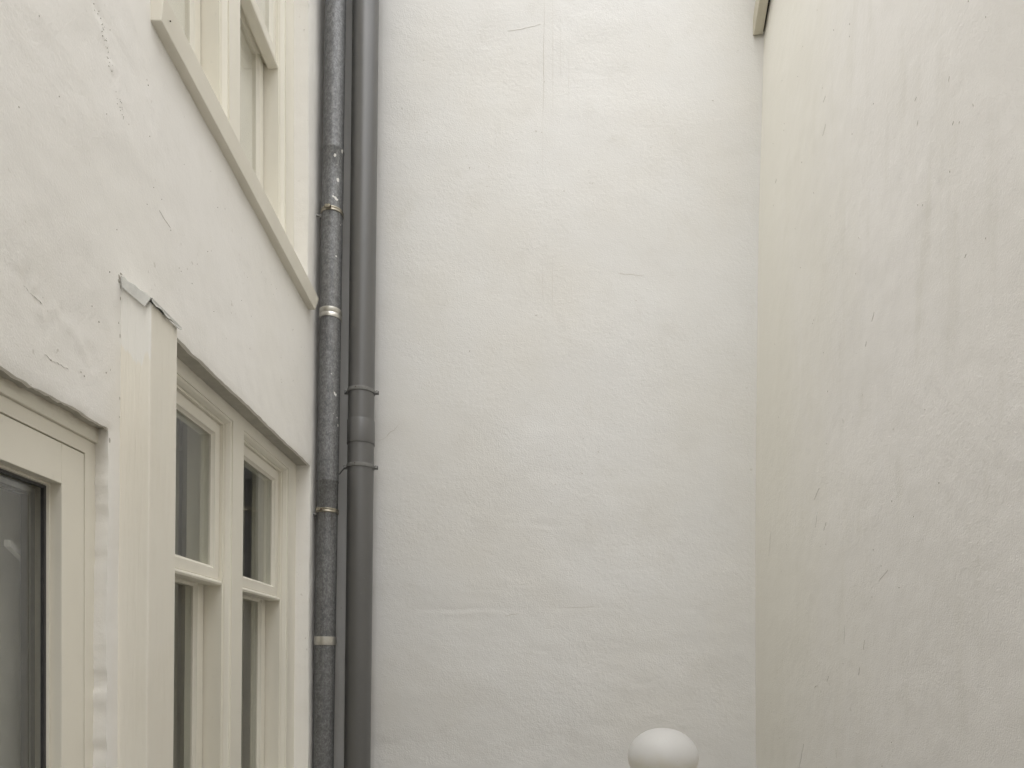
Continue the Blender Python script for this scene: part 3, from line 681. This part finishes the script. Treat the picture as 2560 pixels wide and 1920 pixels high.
# ================================================================== GLOBE LAMP
lp_ = empty('garden_lamp', (0.528, 2.5, 0), 'round milky white globe lamp on a post before the far wall', 'lamp')
zc = EYE - 0.222 - 0.104
prof = []
for i in range(33):
    t = -math.pi / 2 + 0.32 + (math.pi - 0.32) * i / 32
    prof.append((max(0.0005, 0.124 * math.cos(t)), 0.104 * math.sin(t)))
gb = Geo().lathe(prof, lambda z: (0, 0), 64).build('globe', M['globe'], lp_, smooth=True, angle=80); gb.location = (0, 0, zc)
Geo().lathe([(0.046, zc - 0.135), (0.052, zc - 0.130), (0.052, zc - 0.098), (0.046, zc - 0.090)], lambda z: (0, 0), 32).build('collar', M['steel'], lp_, smooth=True)
Geo().lathe([(0.09, 0.0), (0.09, 0.012), (0.035, 0.02), (0.030, 0.05), (0.030, zc - 0.134)], lambda z: (0, 0), 32).build('post', M['steel'], lp_, smooth=True)

# ================================================================== CURTAINS AND REFLECTION BARS BEHIND THE GLASS
def curtain(name, y0, y1, z0, z1, x, mat, label, cat, amp=0.018, per=0.07, group=None, mp=None):
    n = max(8, int((y1 - y0) / 0.008)); gg = Geo(); ys = np.linspace(y0, y1, n)
    f = [x + amp * math.sin(2 * math.pi * (y - y0) / per + 1.3 * math.sin(y * 21)) * (0.7 + 0.3 * math.sin(y * 9)) for y in ys]
    gg.v = [(f[i], ys[i], z0) for i in range(n)] + [(f[i], ys[i], z1) for i in range(n)] + [(f[i] - 0.002, ys[i], z0) for i in range(n)] + [(f[i] - 0.002, ys[i], z1) for i in range(n)]
    for i in range(n - 1): gg.f += [(i, i + 1, n + i + 1, n + i), (2 * n + i + 1, 2 * n + i, 3 * n + i, 3 * n + i + 1)]
    o = gg.build(name, mat, None, smooth=True, angle=80, fix=False, mp=mp, origin=(x, (y0 + y1) / 2, z0))
    return tag(o, label, cat, group)
curtain('curtain', lA[0][0] - 0.02, lA[0][1] + 0.02, 0.5, A['z1'] + 0.02, XL - 0.25, M['curtain'], 'grey folded curtain behind the nearer light of the lower window', 'curtain')
curtain('curtain', lA[1][0] - 0.02, lA[1][1] + 0.02, 0.5, A['z1'] + 0.02, XL - 0.25, M['curtain'], 'grey folded curtain behind the farther light of the lower window', 'curtain', 0.008, 0.12)
M['sheer'] = simple('added_sheer_cloth', (0.86, 0.86, 0.81), 0.9, 0, 0.93, 4)  # cloth of a curtain added to lighten the door glass
curtain('curtain', 0.72, 1.95, 0.05, EYE + 0.72, -1.035, M['sheer'], 'pale grey sheer curtain added behind the left door to lighten its glass', 'curtain', 0.008, 0.16)
refl = empty('glass_reflection', (-0.98, 1.41, 0.02), 'white sloping bar and upright standing in for a reflection in the door glass', 'reflection')  # bars added behind the pane in place of a bright reflection
Geo().prism([(-0.986, 1.345, EYE + 0.218), (-0.974, 1.345, EYE + 0.218), (-0.974, 1.345, EYE + 0.231), (-0.986, 1.345, EYE + 0.231)],
            [(-0.986, 1.425, EYE + 0.176), (-0.974, 1.425, EYE + 0.176), (-0.974, 1.425, EYE + 0.189), (-0.986, 1.425, EYE + 0.189)]).build('rail', M['white'], refl, bevel=0.001)  # sloping streak of the reflection, built as a bar
Geo().box(-0.985, -0.975, 1.414, 1.421, 0.02, EYE + 0.180).build('post', M['curtain'], refl, bevel=0.001)  # upright streak of the same reflection
adopt(refl)
